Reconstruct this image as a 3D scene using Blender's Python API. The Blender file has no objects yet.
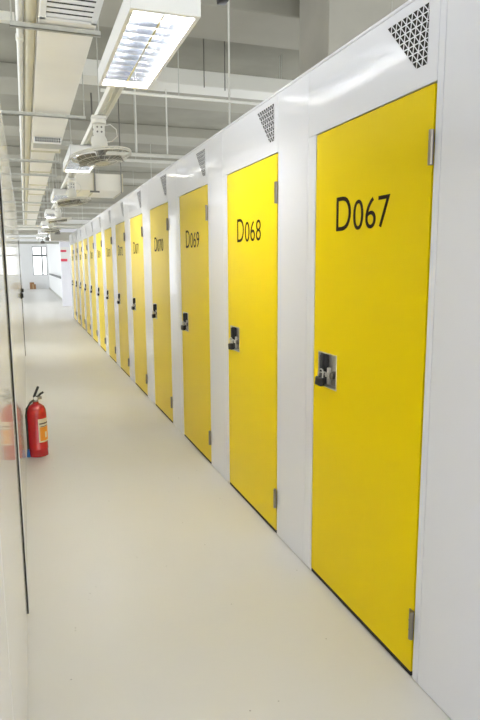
import bpy, bmesh, math, random
from mathutils import Vector, Matrix
random.seed(4)
C = bpy.context.scene.collection
PI = math.pi

# ------------------------------------------------------------------ helpers
def link(o): C.objects.link(o); return o

class MB:
    def __init__(s): s.bm = bmesh.new()
    def box(s, x0, x1, y0, y1, z0, z1, bev=0.0, seg=2, rot=None):
        r = bmesh.ops.create_cube(s.bm, size=1.0)
        vs = r['verts']
        cx, cy, cz = (x0+x1)/2, (y0+y1)/2, (z0+z1)/2
        for v in vs:
            v.co = Vector((v.co.x*(x1-x0), v.co.y*(y1-y0), v.co.z*(z1-z0)))
            if rot: v.co = rot @ v.co
            v.co += Vector((cx, cy, cz))
        if bev > 0:
            es = list({e for v in vs for e in v.link_edges})
            bmesh.ops.bevel(s.bm, geom=es, offset=bev, segments=seg, affect='EDGES', profile=0.5)
        return s
    def cyl(s, a, b, r, r2=None, n=20, cap=True):
        a, b = Vector(a), Vector(b)
        d = b-a; L = d.length
        q = d.to_track_quat('Z', 'Y').to_matrix().to_4x4()
        m = Matrix.Translation((a+b)/2) @ q
        bmesh.ops.create_cone(s.bm, cap_ends=cap, segments=n, radius1=r, radius2=r if r2 is None else r2, depth=L, matrix=m)
        return s
    def lathe(s, prof, c=(0, 0, 0), n=32, M=None):
        rings = []
        for r, z in prof:
            ring = []
            for k in range(n):
                a = 2*PI*k/n
                p = Vector((max(r, 1e-5)*math.cos(a), max(r, 1e-5)*math.sin(a), z))
                if M: p = M @ p
                ring.append(s.bm.verts.new(p+Vector(c)))
            rings.append(ring)
        for i in range(len(rings)-1):
            for k in range(n):
                s.bm.faces.new((rings[i][k], rings[i][(k+1) % n], rings[i+1][(k+1) % n], rings[i+1][k]))
        s.bm.faces.new(list(reversed(rings[0]))); s.bm.faces.new(rings[-1])
        return s
    def tube(s, pts, r, n=10, closed=False):
        P = [Vector(p) for p in pts]; N = len(P); rings = []
        up = Vector((0.3, 0.2, 0.93)).normalized()
        for i in range(N):
            if closed: t = (P[(i+1) % N]-P[i-1]).normalized()
            else: t = (P[min(i+1, N-1)]-P[max(i-1, 0)]).normalized()
            a = t.cross(up)
            if a.length < 1e-3: a = t.cross(Vector((1, 0, 0)))
            a.normalize(); b = t.cross(a).normalized()
            rings.append([s.bm.verts.new(P[i]+r*(math.cos(2*PI*k/n)*a+math.sin(2*PI*k/n)*b)) for k in range(n)])
        M = N if closed else N-1
        for i in range(M):
            A, B = rings[i], rings[(i+1) % N]
            for k in range(n):
                s.bm.faces.new((A[k], A[(k+1) % n], B[(k+1) % n], B[k]))
        if not closed:
            s.bm.faces.new(rings[0]); s.bm.faces.new(rings[-1])
        return s
    def prism(s, poly, axis, a, b):
        """poly: list of 2D points in the two other axes; extruded from a to b along axis"""
        def P(p, t):
            return {'x': (t, p[0], p[1]), 'y': (p[0], t, p[1]), 'z': (p[0], p[1], t)}[axis]
        A = [s.bm.verts.new(P(p, a)) for p in poly]; B = [s.bm.verts.new(P(p, b)) for p in poly]
        s.bm.faces.new(A); s.bm.faces.new(list(reversed(B)))
        n = len(poly)
        for i in range(n): s.bm.faces.new((A[i], B[i], B[(i+1) % n], A[(i+1) % n]))
        return s
    def build(s, name, mat, parent=None, loc=None, smooth=False):
        bmesh.ops.recalc_face_normals(s.bm, faces=s.bm.faces[:])
        me = bpy.data.meshes.new(name); s.bm.to_mesh(me); s.bm.free()
        me.materials.append(mat)
        if smooth:
            for p in me.polygons: p.use_smooth = True
            me.set_sharp_from_angle(angle=math.radians(38))
        o = link(bpy.data.objects.new(name, me))
        if parent: o.parent = parent
        if loc: o.location = loc
        return o

def tag(o, label=None, cat=None, group=None, kind=None):
    if label: o['label'] = label
    if cat: o['category'] = cat
    if group: o['group'] = group
    if kind: o['kind'] = kind
    return o
def thing(name, label, cat, loc=(0, 0, 0), group=None, rz=0):
    o = link(bpy.data.objects.new(name, None)); o.location = loc; o.rotation_euler = (0, 0, rz)
    o.empty_display_size = 0.1
    return tag(o, label, cat, group)
def kids(o): return [c for c in bpy.data.objects if c.parent == o]
def copy_tree(o, parent=None):
    c = o.copy(); link(c)
    if parent: c.parent = parent
    for ch in kids(o): copy_tree(ch, c)
    return c

# ------------------------------------------------------------------ materials
def mat(name, col, rough=0.5, metal=0.0, coat=0.0, coat_r=0.05, spec=0.5, emit=None, es=0.0, noise=0.0, nscale=4.0, bump=0.0, bscale=20.0, trans=0.0):
    m = bpy.data.materials.new(name); m.use_nodes = True
    nt = m.node_tree; b = nt.nodes['Principled BSDF']
    b.inputs['Base Color'].default_value = (*col, 1); b.inputs['Roughness'].default_value = rough
    b.inputs['Metallic'].default_value = metal; b.inputs['Coat Weight'].default_value = coat
    b.inputs['Coat Roughness'].default_value = coat_r; b.inputs['Specular IOR Level'].default_value = spec
    b.inputs['Transmission Weight'].default_value = trans
    if emit: b.inputs['Emission Color'].default_value = (*emit, 1); b.inputs['Emission Strength'].default_value = es
    tc = nt.nodes.new('ShaderNodeTexCoord')
    if noise > 0:
        n = nt.nodes.new('ShaderNodeTexNoise'); n.inputs['Scale'].default_value = nscale; n.inputs['Detail'].default_value = 4
        nt.links.new(tc.outputs['Object'], n.inputs['Vector'])
        r = nt.nodes.new('ShaderNodeMapRange'); r.inputs['From Min'].default_value = .3; r.inputs['From Max'].default_value = .7
        r.inputs['To Min'].default_value = 1-noise; r.inputs['To Max'].default_value = 1+noise*.3
        nt.links.new(n.outputs['Fac'], r.inputs['Value'])
        x = nt.nodes.new('ShaderNodeVectorMath'); x.operation = 'SCALE'; x.inputs[0].default_value = col
        nt.links.new(r.outputs['Result'], x.inputs['Scale']); nt.links.new(x.outputs[0], b.inputs['Base Color'])
    if bump > 0:
        n = nt.nodes.new('ShaderNodeTexNoise'); n.inputs['Scale'].default_value = bscale; n.inputs['Detail'].default_value = 2
        nt.links.new(tc.outputs['Object'], n.inputs['Vector'])
        bp = nt.nodes.new('ShaderNodeBump'); bp.inputs['Strength'].default_value = bump; bp.inputs['Distance'].default_value = 0.01
        nt.links.new(n.outputs['Fac'], bp.inputs['Height']); nt.links.new(bp.outputs['Normal'], b.inputs['Normal'])
        nt.links.new(bp.outputs['Normal'], b.inputs['Coat Normal'])
    return m

M = {}
M['white_panel'] = mat('white_panel_paint', (0.80, 0.81, 0.87), 0.30, coat=0.8, coat_r=0.07, bump=0.012, bscale=4)
M['left_panel'] = mat('left_panel_paint', (0.84, 0.84, 0.84), 0.20, coat=0.7, coat_r=0.06)
M['yellow'] = mat('yellow_paint', (0.84, 0.635, 0.0), 0.28, spec=0.10)
M['gap'] = mat('dark_gap', (0.015, 0.014, 0.012), 0.8)  # near-black put in for the shade in gaps, joints and openings
M['black'] = mat('black_plastic', (0.014, 0.013, 0.013), 0.35)
M['text'] = mat('dark_lettering', (0.018, 0.008, 0.004), 0.6, spec=0.1)
M['steel'] = mat('brushed_steel', (0.72, 0.70, 0.66), 0.35, metal=0.75, noise=0.15, nscale=60)
M['hinge'] = mat('hinge_steel', (0.30, 0.27, 0.23), 0.3, metal=0.9)
M['dark_steel'] = mat('dark_steel', (0.20, 0.19, 0.17), 0.4, metal=0.8)
M['slab'] = mat('ceiling_concrete', (0.31, 0.30, 0.245), 0.9, noise=0.18, nscale=1.3, bump=0.2, bscale=9)
M['beam'] = mat('painted_beam', (0.38, 0.365, 0.305), 0.8, noise=0.10, nscale=1.1)
M['column'] = mat('column_plaster', (0.45, 0.43, 0.37), 0.8, noise=0.12, nscale=2)
M['duct'] = mat('cream_duct', (0.90, 0.86, 0.76), 0.45, noise=0.05, nscale=1.5)
M['duct_side'] = mat('cream_insulation', (0.62, 0.57, 0.40), 0.5, noise=0.05, nscale=2)
M['pipe'] = mat('white_pipe', (0.76, 0.75, 0.69), 0.4)
M['galv'] = mat('galvanised_steel', (0.55, 0.55, 0.50), 0.42, metal=0.6, noise=0.12, nscale=30)
M['lamp_white'] = mat('lamp_housing_white', (0.82, 0.82, 0.80), 0.35)
M['louvre'] = mat('lamp_louvre', (0.56, 0.58, 0.62), 0.16, metal=1.0)
M['tube'] = mat('lit_tube', (1, 1, 1), 0.5, emit=(1.0, 0.985, 0.95), es=62)
M['fan_white'] = mat('fan_plastic', (0.74, 0.72, 0.65), 0.4)
M['fan_blade'] = mat('fan_blade', (0.22, 0.21, 0.18), 0.4)
M['red'] = mat('extinguisher_red', (0.50, 0.006, 0.012), 0.25, coat=0.6)
M['red_sign'] = mat('sign_red', (0.75, 0.05, 0.10), 0.5)
M['label_w'] = mat('label_cream', (0.80, 0.72, 0.52), 0.5)
M['label_o'] = mat('label_orange', (0.90, 0.33, 0.02), 0.5)
M['label_g'] = mat('label_print', (0.10, 0.06, 0.03), 0.5)
M['blue'] = mat('blue_rubber', (0.02, 0.13, 0.42), 0.4)
M['white_wall'] = mat('white_wall_paint', (0.90, 0.91, 0.92), 0.55)
M['pier'] = mat('pier_paint', (0.78, 0.78, 0.84), 0.4)
M['cardboard'] = mat('cardboard', (0.38, 0.20, 0.09), 0.8, noise=0.2, nscale=12)
M['tape'] = mat('packing_tape', (0.60, 0.45, 0.25), 0.4)
M['frame'] = mat('window_frame_dark', (0.06, 0.07, 0.07), 0.4)
M['glass'] = mat('window_glass', (1, 1, 1), 0.0, trans=1.0)
M['glass'].node_tree.nodes['Principled BSDF'].inputs['IOR'].default_value = 1.02

def floor_mat():
    m = mat('epoxy_floor', (0.66, 0.635, 0.565), 0.38, coat=0.10, coat_r=0.22)
    nt = m.node_tree; b = nt.nodes['Principled BSDF']
    tc = nt.nodes.new('ShaderNodeTexCoord')
    n = nt.nodes.new('ShaderNodeTexNoise'); n.inputs['Scale'].default_value = 1.1; n.inputs['Detail'].default_value = 3
    nt.links.new(tc.outputs['Object'], n.inputs['Vector'])
    cr = nt.nodes.new('ShaderNodeValToRGB'); e = cr.color_ramp.elements
    e[0].position = .3; e[0].color = (0.66, 0.645, 0.61, 1); e[1].position = .7; e[1].color = (0.68, 0.67, 0.645, 1)
    nt.links.new(n.outputs['Fac'], cr.inputs['Fac'])
    # sparse specks of dirt
    v = nt.nodes.new('ShaderNodeTexVoronoi'); v.inputs['Scale'].default_value = 26; v.inputs['Randomness'].default_value = 1
    nt.links.new(tc.outputs['Object'], v.inputs['Vector'])
    n2 = nt.nodes.new('ShaderNodeTexNoise'); n2.inputs['Scale'].default_value = 3.2
    nt.links.new(tc.outputs['Object'], n2.inputs['Vector'])
    c1 = nt.nodes.new('ShaderNodeMath'); c1.operation = 'LESS_THAN'; c1.inputs[1].default_value = 0.085
    nt.links.new(v.outputs['Distance'], c1.inputs[0])
    c2 = nt.nodes.new('ShaderNodeMath'); c2.operation = 'GREATER_THAN'; c2.inputs[1].default_value = 0.57
    nt.links.new(n2.outputs['Fac'], c2.inputs[0])
    sp = nt.nodes.new('ShaderNodeSeparateColor'); nt.links.new(v.outputs['Color'], sp.inputs[0])
    c3 = nt.nodes.new('ShaderNodeMath'); c3.operation = 'GREATER_THAN'; c3.inputs[1].default_value = 0.62
    nt.links.new(sp.outputs[0], c3.inputs[0])
    a = nt.nodes.new('ShaderNodeMath'); a.operation = 'MULTIPLY'; nt.links.new(c1.outputs[0], a.inputs[0]); nt.links.new(c2.outputs[0], a.inputs[1])
    a2 = nt.nodes.new('ShaderNodeMath'); a2.operation = 'MULTIPLY'; nt.links.new(a.outputs[0], a2.inputs[0]); nt.links.new(c3.outputs[0], a2.inputs[1])
    a3 = nt.nodes.new('ShaderNodeMath'); a3.operation = 'MULTIPLY'; nt.links.new(a2.outputs[0], a3.inputs[0]); a3.inputs[1].default_value = 0.6
    mx = nt.nodes.new('ShaderNodeMix'); mx.data_type = 'RGBA'
    nt.links.new(a3.outputs[0], mx.inputs[0]); nt.links.new(cr.outputs[0], mx.inputs[6]); mx.inputs[7].default_value = (0.20, 0.18, 0.15, 1)
    nt.links.new(mx.outputs[2], b.inputs['Base Color'])
    return m
M['floor'] = floor_mat()

# ------------------------------------------------------------------ setting
D = 1.206            # face of the right-hand row of units
DL = -0.073          # face of the left-hand row
HW = 2.28            # height of both rows
P, W, Y0, H = 1.2263, 0.8025, 1.6243, 1.99
ND = 13
YE = Y0+ND*P+0.1
XL, XR, YB, YF = -4.5, 6.5, -3.0, 41.0
ZS, ZB = 3.98, 3.80

tag(MB().box(XL-.1, XR+.1, YB, YF+.2, -0.1, 0).build('floor', M['floor']), kind='structure')
tag(MB().box(XL-.1, XR+.1, YB, YF+.2, ZS, ZS+.15).build('ceiling', M['slab']), kind='structure')

# right row of units: white steel panels with narrow joints round the door openings
mb = MB(); g = 0.0012
def pan(y0, y1, z0, z1): mb.box(D, D+0.03, y0+g, y1-g, z0, z1, bev=0.0012, seg=1)
pan(-1.2, Y0-0.036, 0.004, HW-.012)                       # plain panel next to the camera
pan(Y0-0.036, Y0-0.004, 0.004, HW-.012)
for i in range(ND):
    y = Y0+i*P
    yl = y+W; yn = y+P
    pan(y-0.004 if i else y-0.004, yl+0.08, H+0.006, HW-.012)      # header above the door
    mb.box(D, D+0.03, yl+0.004, yl+0.08-g, 0.004, H+.0055, bev=0.001, seg=1)
    pan(yl+0.08, yn-0.004, 0.004, HW-.012)
wr = tag(mb.build('wall_right', M['white_panel']), kind='structure')
MB().box(D+0.055, D+0.075, -1.2, YE, 0, HW-.015).build('gap_shade_backing', M['gap'], wr)  # black sheet put behind the doors so the gaps read as shade
MB().box(D-0.004, D+0.08, -1.2, YE, HW-.012, HW, bev=0.003).build('top_rail', M['white_panel'], wr)
MB().box(D+0.041, D+0.055, -1.2, YE, 0, 0.012).build('sill', M['gap'], wr)
MB().box(D, D+0.08, YE-.06, YE, 0, HW-.012, bev=.002).build('end_post', M['white_panel'], wr)

# left row: glossy panels, vertical joints, thin trim next to the first joint
mb = MB(); joints = [-1.2, 1.16, 2.52, 3.9, 5.25, 6.6, 8.0, 9.2, 10.3]
for a, b in zip(joints[:-1], joints[1:]): mb.box(DL-0.03, DL, a+0.003, b-0.003, 0.004, HW-.01, bev=0.0015, seg=1)
wl = tag(mb.build('wall_left', M['left_panel']), kind='structure')
MB().box(DL-0.07, DL-0.031, -1.2, 10.3, 0, HW-.012).build('gap_shade_backing', M['gap'], wl)  # black sheet that gives the panel joints their painted shade
MB().box(DL-0.08, DL+0.003, -1.2, 10.3, HW-.01, HW, bev=.002).build('top_rail', M['left_panel'], wl)
mt = MB()
mt.box(DL, DL+0.008, 2.530, 2.555, 0.012, HW-.02, bev=0.002)
mt.build('joint_trim', M['lamp_white'], wl)
MB().box(DL, DL+0.005, 2.500, 2.520, 0.006, HW-.02, bev=0.001).build('dark_joint_strip', M['gap'], wl)  # added dark strip, drawn for the shade line of the joint
MB().box(DL-.03, DL+0.006, 10.285, 10.30, 0.004, 1.85, bev=0.001).build('dark_joint_strip', M['gap'], wl)  # added dark strip for the shaded gap where the row ends
mb = MB()  # second left run, unseen, added to keep side daylight off the far floor
for a, b in ((12.2, 14.4), (14.4, 16.6), (16.6, 18.8)): mb.box(DL-0.05, DL-.02, a+.003, b-.003, 0, HW, bev=.002, seg=1)
tag(mb.build('wall_left', M['left_panel']), kind='structure')
# outer walls, far pier and far right wall
tag(MB().box(1.225, 1.9, 22.7, 23.1, 0, 2.75, bev=.004).build('trim_1', M['pier']), kind='structure')
tag(MB().box(1.42, 1.52, 23.1, 40.9, 0, 2.75).build('trim_2', M['white_wall']), kind='structure')
# far wall with window opening
wx0, wx1, wz0, wz1 = 0.50, 1.36, 0.86, 2.66
mb = MB()
mb.box(XL, wx0, YF, YF+.2, 0, ZS).box(wx1, XR, YF, YF+.2, 0, ZS).box(wx0, wx1, YF, YF+.2, 0, wz0).box(wx0, wx1, YF, YF+.2, wz1, ZS)
tag(mb.build('wall_back', M['white_wall']), kind='structure')
mb = MB(); t = 0.035
mb.box(wx0, wx0+t, YF+.02, YF+.08, wz0, wz1).box(wx1-t, wx1, YF+.02, YF+.08, wz0, wz1)
mb.box(wx0, wx1, YF+.02, YF+.08, wz0, wz0+t).box(wx0, wx1, YF+.02, YF+.08, wz1-t, wz1)
mb.box(1.03, 1.11, YF+.01, YF+.08, wz0, wz1).box(wx0, wx1, YF+.0, YF+.09, 2.05, 2.15)
wf = tag(mb.build('window_1', M['frame']), kind='structure')
MB().box(wx0, wx1, YF+.045, YF+.051, wz0, wz1).build('window_pane', M['glass'], wf)

# concrete beams across the ceiling and a column behind the units
for k in range(-3, 13):
    y = 5.72+2.86*k
    tag(MB().box(XL, XR, y, y+0.82, ZB, ZS, bev=.01, seg=1).build('ceiling_beam', M['beam']), kind='structure')
def topz(y):
    return (ZB if (y-5.72) % 2.86 < 0.84 or (y-5.72) % 2.86 > 2.84 else ZS)-.0005
tag(MB().box(2.56, 3.35, 4.95, 5.55, 0, ZS+.01, bev=.01).build('column', M['column']), 'square plastered column behind the right-hand white units', 'column', kind='structure')

# ------------------------------------------------------------------ lettering
def glyph_poly(ch):
    cu = bpy.data.curves.new('g', 'FONT'); cu.body = ch; cu.size = 1.0; cu.resolution_u = 6
    cu.offset = -0.004
    o = link(bpy.data.objects.new('g', cu))
    bpy.context.view_layer.update()
    me = bpy.data.meshes.new_from_object(o.evaluated_get(bpy.context.evaluated_depsgraph_get()))
    vs = [v.co.copy() for v in me.vertices]; fs = [tuple(p.vertices) for p in me.polygons]
    bpy.data.objects.remove(o); bpy.data.curves.remove(cu); bpy.data.meshes.remove(me)
    x0 = min(v.x for v in vs); x1 = max(v.x for v in vs); y0 = min(v.y for v in vs); y1 = max(v.y for v in vs)
    return [(v.x-x0, v.y-y0) for v in vs], fs, x1-x0, y1-y0
G = {c: glyph_poly(c) for c in 'D0123456789'}
zw, zh = G['0'][2], G['0'][3]
def number_mesh(txt, name, parent):
    """letters on the door face (local origin = hinge edge of door, floor), reading towards -y"""
    vs, fs = [], []
    starts = [0.612, 0.477, 0.389, 0.301]
    for k, ch in enumerate(txt):
        pts, F, w, h = G[ch]
        if k == 0: sx, sy, z = 0.116/w, 0.133/h, 1.581; off = 0
        else: sx, sy, z = 0.074/zw, 0.112/zh, 1.578; off = (0.074-w*sx)/2
        if k == 0: sy = 0.133/h
        b = len(vs)
        vs += [(-0.0012, starts[k]-off-p[0]*sx, z+p[1]*sy) for p in pts]
        fs += [tuple(b+i for i in f) for f in F]
    me = bpy.data.meshes.new(name); me.from_pydata(vs, [], fs); me.materials.append(M['text'])
    bm = bmesh.new(); bm.from_mesh(me)
    r = bmesh.ops.extrude_face_region(bm, geom=bm.faces[:])
    for v in [e for e in r['geom'] if isinstance(e, bmesh.types.BMVert)]: v.co.x = -0.0002
    bmesh.ops.recalc_face_normals(bm, faces=bm.faces[:]); bm.to_mesh(me); bm.free()
    o = link(bpy.data.objects.new(name, me)); o.parent = parent
    return o

# ------------------------------------------------------------------ doors
def make_door():
    r = thing('storage_door', None, 'door')
    g = 0.005; z0 = 0.022
    hy0, hy1, hz0, hz1 = 0.588, 0.752, 0.922, 1.070        # recess of the lock
    mb = MB()
    mb.box(0.0, 0.02, g, W-g, z0, hz0).box(0.0, 0.02, g, W-g, hz1, H)
    mb.box(0.0, 0.02, g, hy0, hz0, hz1).box(0.0, 0.02, hy1, W-g, hz0, hz1)
    mb.box(0.02, 0.045, g+.01, hy0-.01, z0+.01, H-.01)
    bmesh.ops.remove_doubles(mb.bm, verts=mb.bm.verts[:], dist=1e-5)
    mb.build('door_panel', M['yellow'], r)
    MB().box(0.001, 0.04, g, W-g, 0.005, z0-.0005).build('gap_shade_strip', M['gap'], r)  # black strip standing in for the shade in the gap under the door
    # hinges
    for z in (1.802, 0.206):
        h = MB()
        h.cyl((-0.009, 0.0, z-.052), (-0.009, 0.0, z+.052), 0.0085, n=16)
        h.box(-0.004, 0.0005, 0.0, 0.022, z-.05, z+.05, bev=.001)
        for k in (-.018, .018): h.cyl((-0.009, 0, z+k-.001), (-0.009, 0, z+k+.001), 0.0095, n=16)
        h.build('hinge', M['hinge'], r, smooth=True)
    # recessed lock dish
    p = MB()
    p.box(0.022, 0.026, hy0, hy1, hz0, hz1)
    e = 0.006
    p.box(-0.0015, 0.024, hy0-e*.3, hy0+e*.6, hz0-.002, hz1+.002, bev=.001).box(-0.0015, 0.024, hy1-e*.6, hy1+e*.3, hz0-.002, hz1+.002, bev=.001)
    p.box(-0.0015, 0.024, hy0, hy1, hz0-e*.3, hz0+e*.6, bev=.001).box(-0.0015, 0.024, hy0, hy1, hz1-e*.6, hz1+e*.3, bev=.001)
    lp = p.build('lock_plate', M['steel'], r)
    MB().box(0.003, 0.022, hy1-.058, hy1-.006, hz0+.008, hz1-.006, bev=.006).build('latch_housing', M['black'], lp, smooth=True)
    b = MB().box(-0.012, 0.004, hy1-.052, hy1-.030, hz0+.06, hz1-.010, bev=.004)
    b.build('latch_handle', M['black'], r, smooth=True)
    b = MB().cyl((0.022, hy0+.045, hz0+.055), (-0.002, hy0+.045, hz0+.055), 0.014).cyl((0.022, hy0+.045, hz0+.055), (0.012, hy0+.045, hz0+.055), 0.020)
    b.box(0.008, 0.022, hy0+.012, hy0+.062, hz0+.012, hz0+.048, bev=.004)
    b.build('bolt_knob', M['dark_steel'], r, smooth=True)
    b = MB().box(0.004, 0.018, hy1-.085, hy1-.068, hz0+.012, hz0+.085, bev=.003)
    b.cyl((-0.004, hy1-.076, hz0+.055), (0.02, hy1-.076, hz0+.055), 0.010)
    b.build('bolt_slide', M['steel'], r, smooth=True)
    tag(MB().tube([(0.012, hy1-.055, hz0+.062), (-0.012, hy1-.052, hz0+.062), (-0.018, hy1-.045, hz0+.062), (-0.012, hy1-.038, hz0+.062), (0.012, hy1-.035, hz0+.062)], 0.003, n=8).build('staple', M['steel'], r, smooth=True))
    return r
def make_padlock():
    r = thing('padlock', None, 'padlock')
    MB().box(-0.013, 0.013, -0.024, 0.024, -0.05, -0.008, bev=.006, seg=3).build('lock_body', M['black'], r, smooth=True)
    pts = [(0, -0.015, -.01)]+[(0, -0.015*math.cos(a), 0.016+0.015*math.sin(a)) for a in [PI*k/10 for k in range(11)]]+[(0, 0.015, -.01)]
    MB().tube(pts, 0.0036, n=10).build('shackle', M['steel'], r, smooth=True)
    MB().cyl((0, 0, -0.0495), (0, 0, -0.0525), 0.006).build('keyway', M['dark_steel'], r)
    return r
def vent_mesh():
    """triangular punched grille; local origin = top hinge-side corner, y grows away"""
    Wt, Ht, rows, cols = 0.232, 0.180, 7, 8
    a = Wt/cols; hh = Ht/rows; sh = (Wt-0.058)/rows
    fr, holes = MB(), MB()
    def clip(poly):
        out = []
        n = len(poly)
        for i in range(n):
            p, q = poly[i], poly[(i+1) % n]
            if p[0] >= 0: out.append(p)
            if (p[0] >= 0) != (q[0] >= 0):
                t = p[0]/(p[0]-q[0]); out.append((0, p[1]+t*(q[1]-p[1])))
        return out
    tris = []
    for r in range(rows):
        for c in range(-rows, cols):
            A = (Wt-(cols-c)*a+a-a - r*sh + 0, -r*hh)
            # lattice measured from the slanted far edge
            yb = Wt - r*sh; yb2 = Wt-(r+1)*sh
            k = cols-1-c
            p0, p1 = (yb-k*a, -r*hh), (yb-(k+1)*a, -r*hh)
            q0, q1 = (yb2-k*a, -(r+1)*hh), (yb2-(k+1)*a, -(r+1)*hh)
            for tri in ((p0, p1, q0), (p1, q1, q0)):
                t = clip(list(tri))
                if len(t) >= 3: tris.append(t)
    for t in tris:
        cx = sum(p[0] for p in t)/len(t); cz = sum(p[1] for p in t)/len(t)
        if len(t) == 3: s = 0.78
        else: s = 0.80
        area = abs(sum(t[i][0]*t[(i+1) % len(t)][1]-t[(i+1) % len(t)][0]*t[i][1] for i in range(len(t))))/2
        if area < 4e-5: continue
        inn = [(cx+(p[0]-cx)*s, cz+(p[1]-cz)*s) for p in t]
        n = len(t)
        O = [fr.bm.verts.new((-0.0012, p[0], p[1])) for p in t]
        I = [fr.bm.verts.new((-0.0012, p[0], p[1])) for p in inn]
        J = [fr.bm.verts.new((-0.0004, p[0], p[1])) for p in inn]
        for i in range(n):
            j = (i+1) % n
            fr.bm.faces.new((O[i], O[j], I[j], I[i])); fr.bm.faces.new((I[i], I[j], J[j], J[i]))
    holes.prism([(0.001, -.001), (Wt-.003, -.001), (0.056, -Ht+.001), (0.001, -Ht+.001)], 'x', -0.0004, 0.0006)
    return fr, holes
def make_vent():
    r = thing('vent_grille', None, 'vent')
    fr, h = vent_mesh()
    fr.build('punched_plate', M['white_panel'], r)
    h.build('dark_opening', M['gap'], r)
    return r

ordw = ['first', 'second', 'third', 'fourth', 'fifth', 'sixth', 'seventh', 'eighth', 'ninth', 'tenth', 'eleventh', 'twelfth', 'thirteenth']
nums = ['D%03d' % (67+i) for i in range(ND)]
look = ['yellow storage door marked D067, largest and nearest the camera',
        'yellow storage door marked D068, between doors D067 and D069',
        'yellow storage door marked D069, third in the row',
        'yellow storage door just beyond D069, fourth in the row, number D070 faint',
        'narrow-looking bright yellow storage door, fifth in the row, second beyond D069']
dproto, pproto, vproto = make_door(), make_padlock(), make_vent()
for i in range(ND):
    y = Y0+i*P
    d_ = dproto if i == 0 else None
    if i:
        d_ = dproto.copy(); link(d_)
        for ch in kids(dproto):
            if ch.name.startswith('door_number'): continue
            copy_tree(ch, d_)
    d_.location = (D, y, 0)
    tag(d_, look[i] if i < 5 else 'yellow storage door, %s in the row counting from D067' % ordw[i] + (', last before the far pier' if i == ND-1 else ', pale with reflections'), 'door', 'yellow storage doors in the right-hand row')
    p_ = pproto if i == 0 else copy_tree(pproto)
    p_.scale = (.92, .92, .92); p_.location = (D-0.014, y+0.705, 0.970); p_.rotation_euler = (math.radians((8, -5, 3, -8, 6)[i % 5]), 0, 0.25)
    tag(p_, 'small black padlock hanging on the latch of the %s yellow door%s' % (ordw[i], ', marked '+nums[i] if i < 3 else ' counting from D067'), 'padlock', 'black padlocks on the yellow doors')
    v_ = vproto if i == 0 else copy_tree(vproto)
    v_.location = (D, y+0.046, 2.236)
    tag(v_, 'black triangular punched air grille above the %s yellow door%s' % (ordw[i], ', marked '+nums[i] if i < 3 else ' counting from D067'), 'vent', 'triangular air grilles above the yellow doors')
    number_mesh(nums[i], 'door_number', d_)

# latches on the left row seen edge-on
for k, y in enumerate((8.35, 10.1)):
    r = thing('door_latch', 'small black latch sticking out of the left white panels, %s one' % ('nearer' if k == 0 else 'farther'), 'latch', (DL, y, 1.07), 'latches on the left-hand row')
    MB().box(0, 0.010, -0.03, 0.03, -0.04, 0.04, bev=.003).build('latch_plate', M['black'], r)
    MB().box(0.010, 0.035, -0.014, 0.014, -0.03, 0.03, bev=.005).build('latch_handle', M['black'], r, smooth=True)

# ------------------------------------------------------------------ ceiling lights
def make_light():
    r = thing('ceiling_light', None, 'ceiling light')
    w, L, h = 0.150, 0.575, 0.090
    mb = MB(); t = 0.018
    mb.box(-w, w, -L, L, h-.012, h)                                   # back
    mb.box(-w, -w+.004, -L, L, 0, h).box(w-.004, w, -L, L, 0, h).box(-w, w, -L, -L+.004, 0, h).box(-w, w, L-.004, L, 0, h)
    mb.box(-w, -w+t, -L, L, -.004, .004, bev=.001).box(w-t, w, -L, L, -.004, .004, bev=.001)
    mb.box(-w, w, -L, -L+t*1.3, -.0045, .004, bev=.001).box(-w, w, L-t*1.3, L, -.0045, .004, bev=.001)
    mb.build('housing', M['lamp_white'], r)
    lv = MB()
    lv.box(-.004, .004, -L+.02, L-.02, .002, .050)
    for k in range(1, 12):
        y = -L+.02+(2*L-.04)*k/12
        lv.prism([(y-.006, .045), (y+.006, .045), (y+.0015, .004), (y-.0015, .004)], 'x', -w+.018, w-.018)
    lv.build('louvre', M['louvre'], r)
    for x in (-.070, .070):
        MB().cyl((x, -L+.03, .066), (x, L-.03, .066), 0.014, n=14).build('fluorescent_tube', M['tube'], r, smooth=True)
    for y in (-.4, .4): MB().box(-.02, .02, y-.02, y+.02, h, h+.019).build('mounting_clip', M['galv'], r)
    return r
LX = 0.640; LZ = 2.49
lp = make_light()
ls = [3.24+3.5*k for k in range(7)]+[-0.26]
names = ['nearest bright ceiling light over the corridor, with louvres', 'second ceiling light along the corridor, behind the nearest fan',
         'third ceiling light along the corridor', 'fourth ceiling light along the corridor', 'fifth ceiling light along the corridor, small',
         'sixth ceiling light along the corridor, tiny', 'seventh ceiling light along the corridor, tiny and farthest', 'ceiling light above and behind the camera, out of frame']
for i, y in enumerate(ls):
    l = lp if i == 0 else copy_tree(lp)
    l.location = (LX-.02, y, LZ+.008); tag(l, names[i], 'ceiling light', 'louvred ceiling lights over the corridor')
for x, side in ((3.9, 'right'), (-2.4, 'left')):  # unseen lamps added to even out the light in the hall
    for i in range(5):
        l = copy_tree(lp); l.location = (x, 1.0+i*5.2, LZ)
        tag(l, 'added fill light over the next aisle to the %s, unseen behind the units' % side, 'ceiling light', 'added fill lights of the aisle to the %s' % side)

# trunking that carries lights and fans
tr = thing('cable_trunking', 'long white trunking rail above the lights and fans along the corridor', 'trunking', (LX, -1, 2.60))
MB().box(-.045, .045, 0, 31, 0, .05, bev=.004).build('rail', M['pipe'], tr)
MB().box(-.012, .012, 0, 31, -.006, .001).build('slot_cover', M['galv'], tr)

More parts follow.
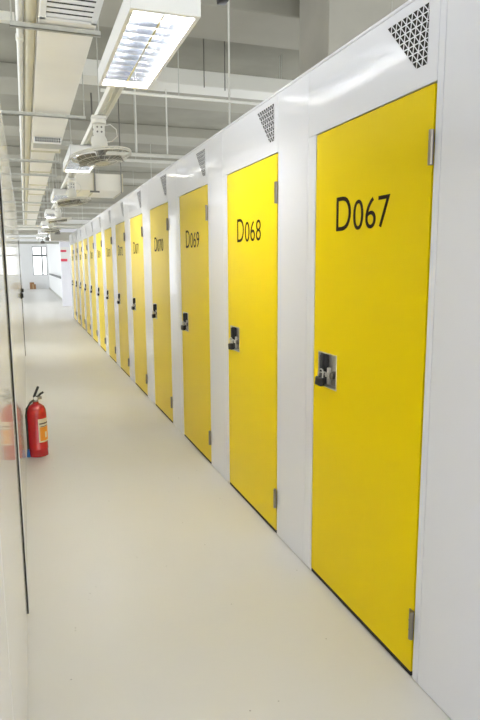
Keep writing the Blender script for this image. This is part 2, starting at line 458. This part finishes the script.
def rod(x, y, z0, z1, r=0.006, m='galv', lab=None, name='hanger_rod'):
    return tag(MB().cyl((0, 0, 0), (0, 0, z1-z0), r, n=10).build(name, M[m], loc=(x, y, z0), smooth=True), lab, 'rod', 'hanger rods from the ceiling')
for k, y in enumerate((1.5, 5.2, 8.2, 13.2, 16.2, 19.3)):
    rod(LX, y, 2.651, topz(y), 0.005, lab='thin rod holding the corridor trunking, %s from the camera' % ordw[k])

# ------------------------------------------------------------------ fans
def make_fan():
    r = thing('ceiling_fan', None, 'fan')
    # local origin: underside of trunking. x across, y along
    b = MB().box(-.055, .055, -.045, .045, -.02, 0, bev=.004)
    b.lathe([(.050, -.02), (.058, -.03), (.058, -.055), (.044, -.065)], n=24)
    b.build('mount_cup', M['fan_white'], r, smooth=True)
    b = MB().box(-.042, -.032, -.03, .03, -.21, -.05, bev=.003).box(.032, .042, -.03, .03, -.21, -.05, bev=.003).box(-.042, .042, -.03, -.022, -.19, -.05, bev=.002)
    b.build('bracket', M['fan_white'], r, smooth=True)
    for q in (-1, 1):
        for z in (-.1, -.15, -.19): MB().cyl((q*.04, 0, z), (q*.047, 0, z), .008, n=12).build('bolt', M['dark_steel'], r)
    for x in (-.015, .017):
        for z in (-.085, -.12): MB().cyl((x, -.029, z), (x, -.034, z), .007, n=12).build('bolt', M['dark_steel'], r)
    T = Matrix.Rotation(math.radians(-7), 4, 'Y') @ Matrix.Rotation(math.radians(-4), 4, 'X')
    O = Vector((0, 0, -.20))
    def X(p): return T @ Vector(p) + O
    b = MB().lathe([(.02, .06), (.052, .05), (.062, .02), (.062, -.03), (.05, -.055), (.02, -.06)], c=O, n=28, M=T.to_3x3())
    b.build('motor_housing', M['fan_white'], r, smooth=True)
    R = .232
    cage = MB()
    for rr, z in ((R, -.10), (R*.995, -.085), (R*.8, -.135), (R*.5, -.15), (.06, -.155), (R*.75, -.068)):
        cage.tube([X((rr*math.cos(2*PI*k/48), rr*math.sin(2*PI*k/48), z)) for k in range(48)], 0.006 if rr > R*.9 else .0020, n=6, closed=True)
    for k in range(24):
        a = 2*PI*k/24; c, s = math.cos(a), math.sin(a)
        cage.tube([X((q*c, q*s, z)) for q, z in ((.06, -.155), (R*.5, -.15), (R*.8, -.135), (R, -.10), (R*.75, -.068), (.06, -.055))], .0011, n=5)
    cage.lathe([(.001, -.16), (.058, -.158), (.058, -.152), (.001, -.150)], c=O, n=24, M=T.to_3x3())
    cage.build('cage', M['fan_white'], r, smooth=True)
    for j in range(3):
        bl = MB(); a0 = j*2*PI/3+.5
        N = 8; top = []; 
        for sgn in (0, 1):
            row = []
            for i in range(N+1):
                q = .035+(R*.86-.035)*i/N
                wdt = .022+.036*math.sin(PI*min(1, i/N*.9+.1))
                row.append([(q, wdt*t_, -.108+.020*t_*1.6+sgn*.003) for t_ in (-1, -.3, .4, 1)])
            top.append(row)
        def RV(p):
            c, s = math.cos(a0), math.sin(a0); return X((p[0]*c-p[1]*s, p[0]*s+p[1]*c, p[2]))
        V = [[[bl.bm.verts.new(RV(p)) for p in row] for row in lay] for lay in top]
        for i in range(N):
            for t_ in range(3):
                for L_ in (0, 1): bl.bm.faces.new((V[L_][i][t_], V[L_][i+1][t_], V[L_][i+1][t_+1], V[L_][i][t_+1]))
            for t_ in (0, 3): bl.bm.faces.new((V[0][i][t_], V[0][i+1][t_], V[1][i+1][t_], V[1][i][t_]))
        for i in (0, N):
            for t_ in range(3): bl.bm.faces.new((V[0][i][t_], V[0][i][t_+1], V[1][i][t_+1], V[1][i][t_]))
        bl.build('blade', M['fan_blade'], r, smooth=True)
    b = MB().lathe([(.005, -.135), (.032, -.130), (.036, -.105), (.036, -.06), (.005, -.055)], c=O, n=20, M=T.to_3x3())
    b.build('hub', M['fan_blade'], r, smooth=True)
    MB().tube([(.03, .0, -.07), (.09, .0, -.055), (.135, 0, -.09), (.140, 0, -.14), (.10, 0, -.18), (.05, 0, -.19)], .0045, n=8).build('power_cable', M['fan_white'], r, smooth=True)
    return r
fan = make_fan()
for i, y in enumerate((5.0, 8.5, 12.0, 15.5)):
    f = fan if i == 0 else copy_tree(fan)
    f.location = (LX-0.035 if i == 0 else LX, y, 2.593); f.rotation_euler = (0, 0, 0.4*i)
    tag(f, ['white caged fan hanging nearest, face down below the trunking', 'second caged fan along the corridor, behind the second light', 'third caged fan along the corridor, small', 'fourth caged fan along the corridor, tiny and farthest'][i], 'fan', 'white caged fans under the trunking')

# ------------------------------------------------------------------ ducts
dz = 2.90
dt = thing('air_duct', 'long cream air duct running above the left edge of the corridor', 'duct', (0, 0, 0))
MB().box(0.160, 0.500, -1.0, 8.40, dz, dz+.30, bev=.006).build('duct_body', M['duct'], dt)
MB().box(0.160, 0.455, 8.46, 13.2, dz-.02, dz+.26, bev=.006).build('duct_body', M['duct'], dt)
MB().box(0.160, 0.430, 13.26, 24.0, dz-.04, dz+.22, bev=.006).build('duct_body', M['duct'], dt)
for y, x1, z in ((8.43, .50, dz), (10.1, .455, dz-.02), (11.7, .455, dz-.02), (13.23, .455, dz-.02), (15.3, .43, dz-.04), (17.6, .43, dz-.04), (20, .43, dz-.04)):
    MB().box(.158, x1+.02, y-.03, y+.03, z-.012, z+.28, bev=.002).build('flange', M['duct_side'], dt)
tag(MB().cyl((0, -1, 0), (0, 24, 0), .036, n=24).build('insulated_pipe', M['duct_side'], loc=(.118, 0, dz+.036), smooth=True), 'yellowish insulated pipe running beside the long cream duct', 'pipe')
mb = MB().cyl((0, -1, 0), (0, 24, 0), .020, n=20)
for k in range(9): mb.cyl((0, 1.55+2.9*k-.04, 0), (0, 1.55+2.9*k+.04, 0), .025, n=20)
tag(mb.build('water_pipe', M['pipe'], loc=(.054, 0, dz+.022), smooth=True), 'thin white pipe with couplings along the corridor ceiling, leftmost pipe', 'pipe')

def diffuser(y0, y1, x0, x1, z, label, n):
    r = thing('air_diffuser', label, 'air diffuser', ((x0+x1)/2, (y0+y1)/2, z), 'air outlets under the long cream duct')
    w, L = (x1-x0)/2, (y1-y0)/2
    mb = MB(); t = .035
    mb.box(-w, w, -L, -L+t, -.012, 0, bev=.003).box(-w, w, L-t, L, -.012, 0, bev=.003).box(-w, -w+t, -L, L, -.012, 0, bev=.003).box(w-t, w, -L, L, -.012, 0, bev=.003)
    mb.build('frame', M['lamp_white'], r)
    MB().box(-w+.02, w-.02, -L+.02, L-.02, -.003, 0).build('dark_opening', M['gap'], r)
    mb = MB()
    for k in range(n):
        y = -L+t+(2*L-2*t)*(k+.5)/n; d_ = (2*L-2*t)/n*.22
        mb.prism([(y-d_, -.003), (y+d_*.6, -.003), (y+d_, -.011), (y-d_*.2, -.011)], 'x', -w+t, w-t)
    mb.build('slat', M['lamp_white'], r)
    return r
diffuser(3.42, 4.00, .165, .495, dz, 'square white air outlet with dark slots, nearest on the duct', 7)
ad = thing('air_diffuser', 'narrow slotted air outlet box under the cream duct, above the nearest fan to its left', 'air diffuser', (.33, 7.5, dz), 'air outlets under the long cream duct')
MB().box(-.15, .15, 0, .09, -.062, -.001, bev=.003).build('outlet_box', M['lamp_white'], ad)
mb = MB()
for k in range(11):
    for q in (0, 1): mb.box(-.135+.0255*k-.0*q, -.135+.0255*k+.016, -.003, .0005, -.055+.026*q, -.035+.026*q)
mb.build('slots', M['gap'], ad)
bp = tag(MB().box(0, .46, 0, .26, 0, .010, bev=.002).build('duct_plate', M['galv'], loc=(.175, 7.66, dz-.056)), 'grey plate under the cream duct behind the slotted outlet', 'plate')
MB().box(.02, .44, .02, .24, .010, .055).build('spacer', M['galv'], bp)

# strut channels under the duct, with rods
def strut(y, x0, x1, z, label, m='galv', s=.030):
    r = thing('strut_channel', label, 'bracket', (0, y, z), 'crosswise strut channels under the ceiling')
    mb = MB().box(x0, x1, -s/2, s/2, 0, .004).box(x0, x1, -s/2, -s/2+.003, 0, s).box(x0, x1, s/2-.003, s/2, 0, s)
    mb.build('channel', M[m], r)
    for x in (x0+.01, x1-.012): MB().cyl((x, 0, .001), (x, 0, topz(y)-z), .005, n=8).build('rod', M['galv'], r)
    return r
sp = [(4.10, .0, .53, 2.862, 'strut channel under the duct right behind the nearest air outlet'), (6.30, -.35, .64, 2.85, 'strut channel crossing under the duct before the nearest fan'),
      (8.95, -.4, .53, 2.84, 'strut channel crossing the duct beyond the slotted outlet'), (10.2, -.4, .56, 2.83, 'strut channel across the duct level with the second fan'),
      (12.1, -.4, .53, 2.83, 'strut channel across the duct near the third light'), (14.4, -.4, .9, 2.81, 'strut channel across the duct near the third fan'),
      (16.8, -.6, .9, 2.81, 'strut channel far down the corridor, before the bulkhead'), (19.4, -.6, 1.1, 2.79, 'farthest strut channel across the corridor ceiling')]
for y, a, b, z, l in sp: strut(y, a, b, z, l)
# pale rails on the upper left and the right side
def bar(name, label, cat, a, b, r, m='pipe', square=False, group=None):
    a, b = Vector(a), Vector(b); mid = a
    mb = MB()
    if square: mb.box(min(0, b.x-a.x)-r*(a.x == b.x), max(0, b.x-a.x)+r*(a.x == b.x), min(0, b.y-a.y)-r*(a.y == b.y), max(0, b.y-a.y)+r*(a.y == b.y), -r, r, bev=.003)
    else: mb.cyl((0, 0, 0), b-a, r, n=16)
    o = mb.build(name, M[m], loc=a, smooth=not square)
    if abs(b.x-a.x) > 1:
        for q in (.12, .5, .88): MB().cyl((q*(b.x-a.x), 0, r*.9), (q*(b.x-a.x), 0, topz(a.y)-a.z), .004, n=8).build('hanger', M['galv'], o)
    return tag(o, label, cat, group)
bar('ceiling_rail', 'pale square rail at upper left, crossing above the left units', 'rail', (-3.5, 4.35, 3.0), (.03, 4.35, 3.0), .028, square=True)
bar('ceiling_rail', 'pale square rail at the very top left corner of the view', 'rail', (-3.5, 3.6, 3.0), (.03, 3.6, 3.0), .028, square=True)
bar('conduit', 'thin crosswise conduit level with the far end of the nearest light', 'conduit', (.60, 4.75, 2.72), (5.5, 4.75, 2.72), .012)
bar('conduit', 'upper of two crosswise white pipes behind the nearest fan', 'conduit', (.72, 7.25, 2.715), (5.5, 7.25, 2.715), .022)
bar('conduit', 'lower crosswise white pipe behind the nearest fan', 'conduit', (.72, 7.30, 2.655), (5.5, 7.30, 2.655), .018)
rod(1.9, 5.66, 2.36, ZS, .009, 'pipe', 'tall white rod rising behind the units above the door D068')
rod(2.02, 6.9, 3.42, ZS, .006, 'dark_steel', 'short dark rod under the ceiling left of the column')
rod(2.2, 6.7, 3.35, ZS, .006, 'dark_steel', 'short dark rod under the ceiling nearest the column')
rod(1.30, 7.25, 2.74, ZS, .007, 'pipe', 'white rod hanging to the pipes behind the nearest fan, left one')
rod(1.66, 7.25, 2.74, ZS, .009, 'pipe', 'white rod hanging to the pipes behind the nearest fan, right one')
# crosswise duct box beyond the nearest fan
cd = thing('duct_box', 'wide cream duct box crossing behind the nearest fan, held by dark rods', 'duct', (0, 9.0, 2.50))
MB().box(.74, 1.39, 0, .95, 0, .235, bev=.006).build('duct_body', M['duct'], cd)
MB().box(1.375, 1.40, -.01, .96, -.008, .243, bev=.002).box(.98, 1.0, -.01, .96, -.006, .24, bev=.002).build('flange', M['duct_side'], cd)
MB().box(.93, 1.06, -.04, -.015, -.03, -.008).cyl((1.0, -.028, -.03), (1.0, -.028, 1.30), .012, n=8).build('support_rod', M['dark_steel'], cd)
MB().cyl((1.37, -.028, -.03), (1.37, -.028, 1.30), .008, n=8).build('support_rod', M['dark_steel'], cd)
# lower clutter further away
def hung_duct(x, y, z, w, l, h, m, label):
    r = thing('duct_box', label, 'duct', (x, y, z))
    MB().box(0, w, 0, l, 0, h, bev=.01).build('duct_body', M[m], r)
    for q in (.1, w-.1):
        MB().cyl((q, l/2, h), (q, l/2, topz(y+l/2)-z), .008, n=8).build('support_rod', M['galv'], r)
hung_duct(1.25, 12.9, 2.75, 1.5, .5, .32, 'beam', 'grey duct box crossing over the fifth and sixth doors')
bar('ceiling_rail', 'white crosswise rail above the far end of the yellow doors', 'rail', (.78, 16.9, 2.60), (3.2, 16.9, 2.60), .05, 'lamp_white', True)
hung_duct(.80, 20.0, 2.22, 2.6, .6, .26, 'column', 'dark duct box hanging above the far pier')
hung_duct(-2.6, 25.2, 2.65, 5.0, .4, .25, 'column', 'dark duct box crossing the far end of the corridor')
for k, (x, y, z, r) in enumerate(((.3, 18.2, 2.55, .03), (.45, 21.5, 2.5, .025), (-.3, 23, 2.74, .04), (.2, 27, 2.4, .05), (.4, 31, 2.75, .05))):
    bar('conduit', 'far crosswise pipe under the ceiling, %s beyond the long duct' % ordw[k], 'conduit', (x-2.0, y, z), (x+2.8, y, z), r, 'galv' if k % 2 else 'pipe')
for k, (x, y, z) in enumerate(((.95, 18.6, 2.35), (.80, 22.1, 2.3), (.75, 26.5, 2.35))):
    r = thing('spotlight', 'small dark ceiling fitting hanging at the far end, %s one' % ordw[k], 'ceiling fitting', (x, y, z), 'dark fittings under the far ceiling')
    MB().lathe([(.02, .12), (.07, .10), (.09, 0), (.085, 0), (.06, .08), (.02, .09)], n=20).build('shade', M['dark_steel'], r, smooth=True)
    MB().cyl((0, 0, .1), (0, 0, ZB-z), .012, n=8).build('stem', M['dark_steel'], r)

hung_duct(.55, 7.0, 3.46, 5.0, .35, .17, 'pipe', 'pale crosswise box duct high behind the nearest ceiling light')
# small black camera by the ceiling
sc = thing('security_camera', 'small black device on the ceiling, upper middle of the view', 'camera', (1.50, 4.6, 3.40))
MB().box(-.035, .035, -.05, .05, -.03, .03, bev=.01).build('camera_body', M['black'], sc, smooth=True)
MB().cyl((0, 0, .03), (0, 0, ZS-3.40), .010, n=10).build('stem', M['dark_steel'], sc)
MB().cyl((0, -.05, 0), (0, -.062, 0), .018, n=16).build('lens', M['glass'], sc)

# ------------------------------------------------------------------ fire extinguisher
ex = thing('fire_extinguisher', 'red fire extinguisher with yellow label standing on the floor by the left wall', 'fire extinguisher', (0.019, 4.77, 0))
prof = [(.066, 0), (.073, .004), (.073, .055), (.0745, .058), (.0745, .066), (.073, .069), (.073, .335), (.070, .362), (.058, .388), (.036, .405), (.022, .412), (.020, .425)]
MB().lathe(prof, n=40).build('cylinder', M['red'], ex, smooth=True)
MB().cyl((0, 0, .420), (0, 0, .446), .019, n=20).box(-.016, .03, -.014, .014, .44, .462, bev=.003).cyl((.02, 0, .452), (.045, 0, .452), .012, n=14).build('valve', M['hinge'], ex, smooth=True)
MB().cyl((.0, -.014, .452), (.0, -.026, .452), .014, n=18).build('pressure_gauge', M['steel'], ex, smooth=True)
rotu = Matrix.Rotation(math.radians(-58), 3, 'Y')
MB().box(-.045, .045, -.011, .011, -.009, .009, bev=.004, rot=Matrix.Rotation(math.radians(-66), 3, 'Y')).box(-.022, .012, -.012, .012, -.052, -.036, bev=.003).build('upper_lever', M['black'], ex, loc=(.006, 0, .500), smooth=True)
MB().tube([(-.015, 0, .455), (.02, 0, .463), (.038, 0, .482), (.060, 0, .494)], .009, n=10).build('lower_lever', M['black'], ex, smooth=True)
MB().tube([(-.008, -.012, .445), (-.04, -.03, .425), (-.068, -.035, .38), (-.076, -.035, .33), (-.074, -.035, .2), (-.074, -.035, .066)], .008, n=10).build('hose', M['black'], ex, smooth=True)
MB().cyl((-.074, -.035, .066), (-.074, -.035, .004), .009, .014, n=16).build('nozzle', M['blue'], ex, smooth=True)
ex_l = []
def arc_label(name, m, a0, a1, z0, z1, r, par):
    mb = MB(); n = 16
    A = [mb.bm.verts.new((r*math.cos(a0+(a1-a0)*k/n), r*math.sin(a0+(a1-a0)*k/n), z0)) for k in range(n+1)]
    B = [mb.bm.verts.new((r*math.cos(a0+(a1-a0)*k/n), r*math.sin(a0+(a1-a0)*k/n), z1)) for k in range(n+1)]
    for k in range(n): mb.bm.faces.new((A[k], A[k+1], B[k+1], B[k]))
    return mb.build(name, M[m], par, smooth=True)
rd = math.radians
arc_label('label_sheet', 'label_w', rd(-84), rd(10), .118, .300, .0737, ex)
arc_label('label_panel', 'label_o', rd(-76), rd(4), .128, .236, .0741, ex)
arc_label('label_print', 'label_g', rd(-78), rd(0), .258, .268, .0741, ex)
arc_label('label_print', 'label_g', rd(-72), rd(-6), .238, .243, .0742, ex)
mb = MB(); 
arc_label('label_mark', 'label_w', rd(-44), rd(-28), .150, .195, .0744, ex)
# ------------------------------------------------------------------ far end
bx = thing('cardboard_box', 'small brown cardboard box on the floor at the far wall, below the window', 'box', (.42, 40.5, 0))
MB().box(-.19, .17, -.15, .15, 0, .30, bev=.004).build('box_body', M['cardboard'], bx)
MB().box(-.03, .03, -.152, .152, .02, .302).build('packing_tape', M['tape'], bx)
MB().box(-.17, .05, -.14, .12, .303, .42, rot=Matrix.Rotation(.2, 3, 'Z'), bev=.003).build('box_flap', M['cardboard'], bx)
hr = thing('handrail', 'dark handrail along the white wall at the far end of the corridor', 'handrail', (1.32, 24.5, .98))
MB().tube([(0, 0, 0), (0, 12, 0)], .045, n=12).build('rail', M['frame'], hr, smooth=True)
for k in range(6): MB().tube([(.10, .3+2.2*k, -.04), (.04, .3+2.2*k, -.05), (0, .3+2.2*k, 0)], .012, n=8).build('rail_bracket', M['frame'], hr, smooth=True)
tag(MB().box(0, .02, 0, 17.8, 0, .08).build('baseboard_right', M['galv'], loc=(1.40, 23.1, 0)), kind='structure')
sg = thing('wall_sign', 'small white sign with red bars high on the far pier', 'sign', (1.23, 22.69, 1.60))
MB().box(0, .34, -.004, 0.0, 0, .50).build('sign_board', M['lamp_white'], sg)
MB().box(0, .22, -.008, -.004, .0, .09).build('red_bar', M['red_sign'], sg)
MB().box(0, .20, -.008, -.004, .33, .40).build('red_bar', M['red_sign'], sg)

# ------------------------------------------------------------------ camera
f, pi_, ya, ro, cy = 602.88, .157, .3382, .0061, 359.55
cam = bpy.data.cameras.new('camera'); co = link(bpy.data.objects.new('camera', cam))
cam.sensor_fit = 'VERTICAL'; cam.sensor_height = 24; cam.lens = f/720*24
cam.clip_start = .01; cam.clip_end = 200
Ry = Matrix.Rotation(-ya, 3, 'Z'); Rp = Matrix.Rotation(-pi_, 3, 'X'); Rr = Matrix.Rotation(ro, 3, 'Y')
R = Ry @ Rp @ Rr @ Matrix.Rotation(PI/2, 3, 'X')
co.matrix_world = Matrix.Translation((0, 0, 1.45)) @ R.to_4x4()
bpy.context.scene.camera = co

# ------------------------------------------------------------------ world and view
w = bpy.data.worlds.new('world'); bpy.context.scene.world = w; w.use_nodes = True
bg = w.node_tree.nodes['Background']; bg.inputs['Color'].default_value = (0.93, 0.97, 1.0, 1); bg.inputs['Strength'].default_value = 1.5
vs = bpy.context.scene.view_settings
vs.view_transform = 'Standard'; vs.look = 'None'; vs.gamma = 1.0; vs.use_curve_mapping = False; vs.exposure = 0.80
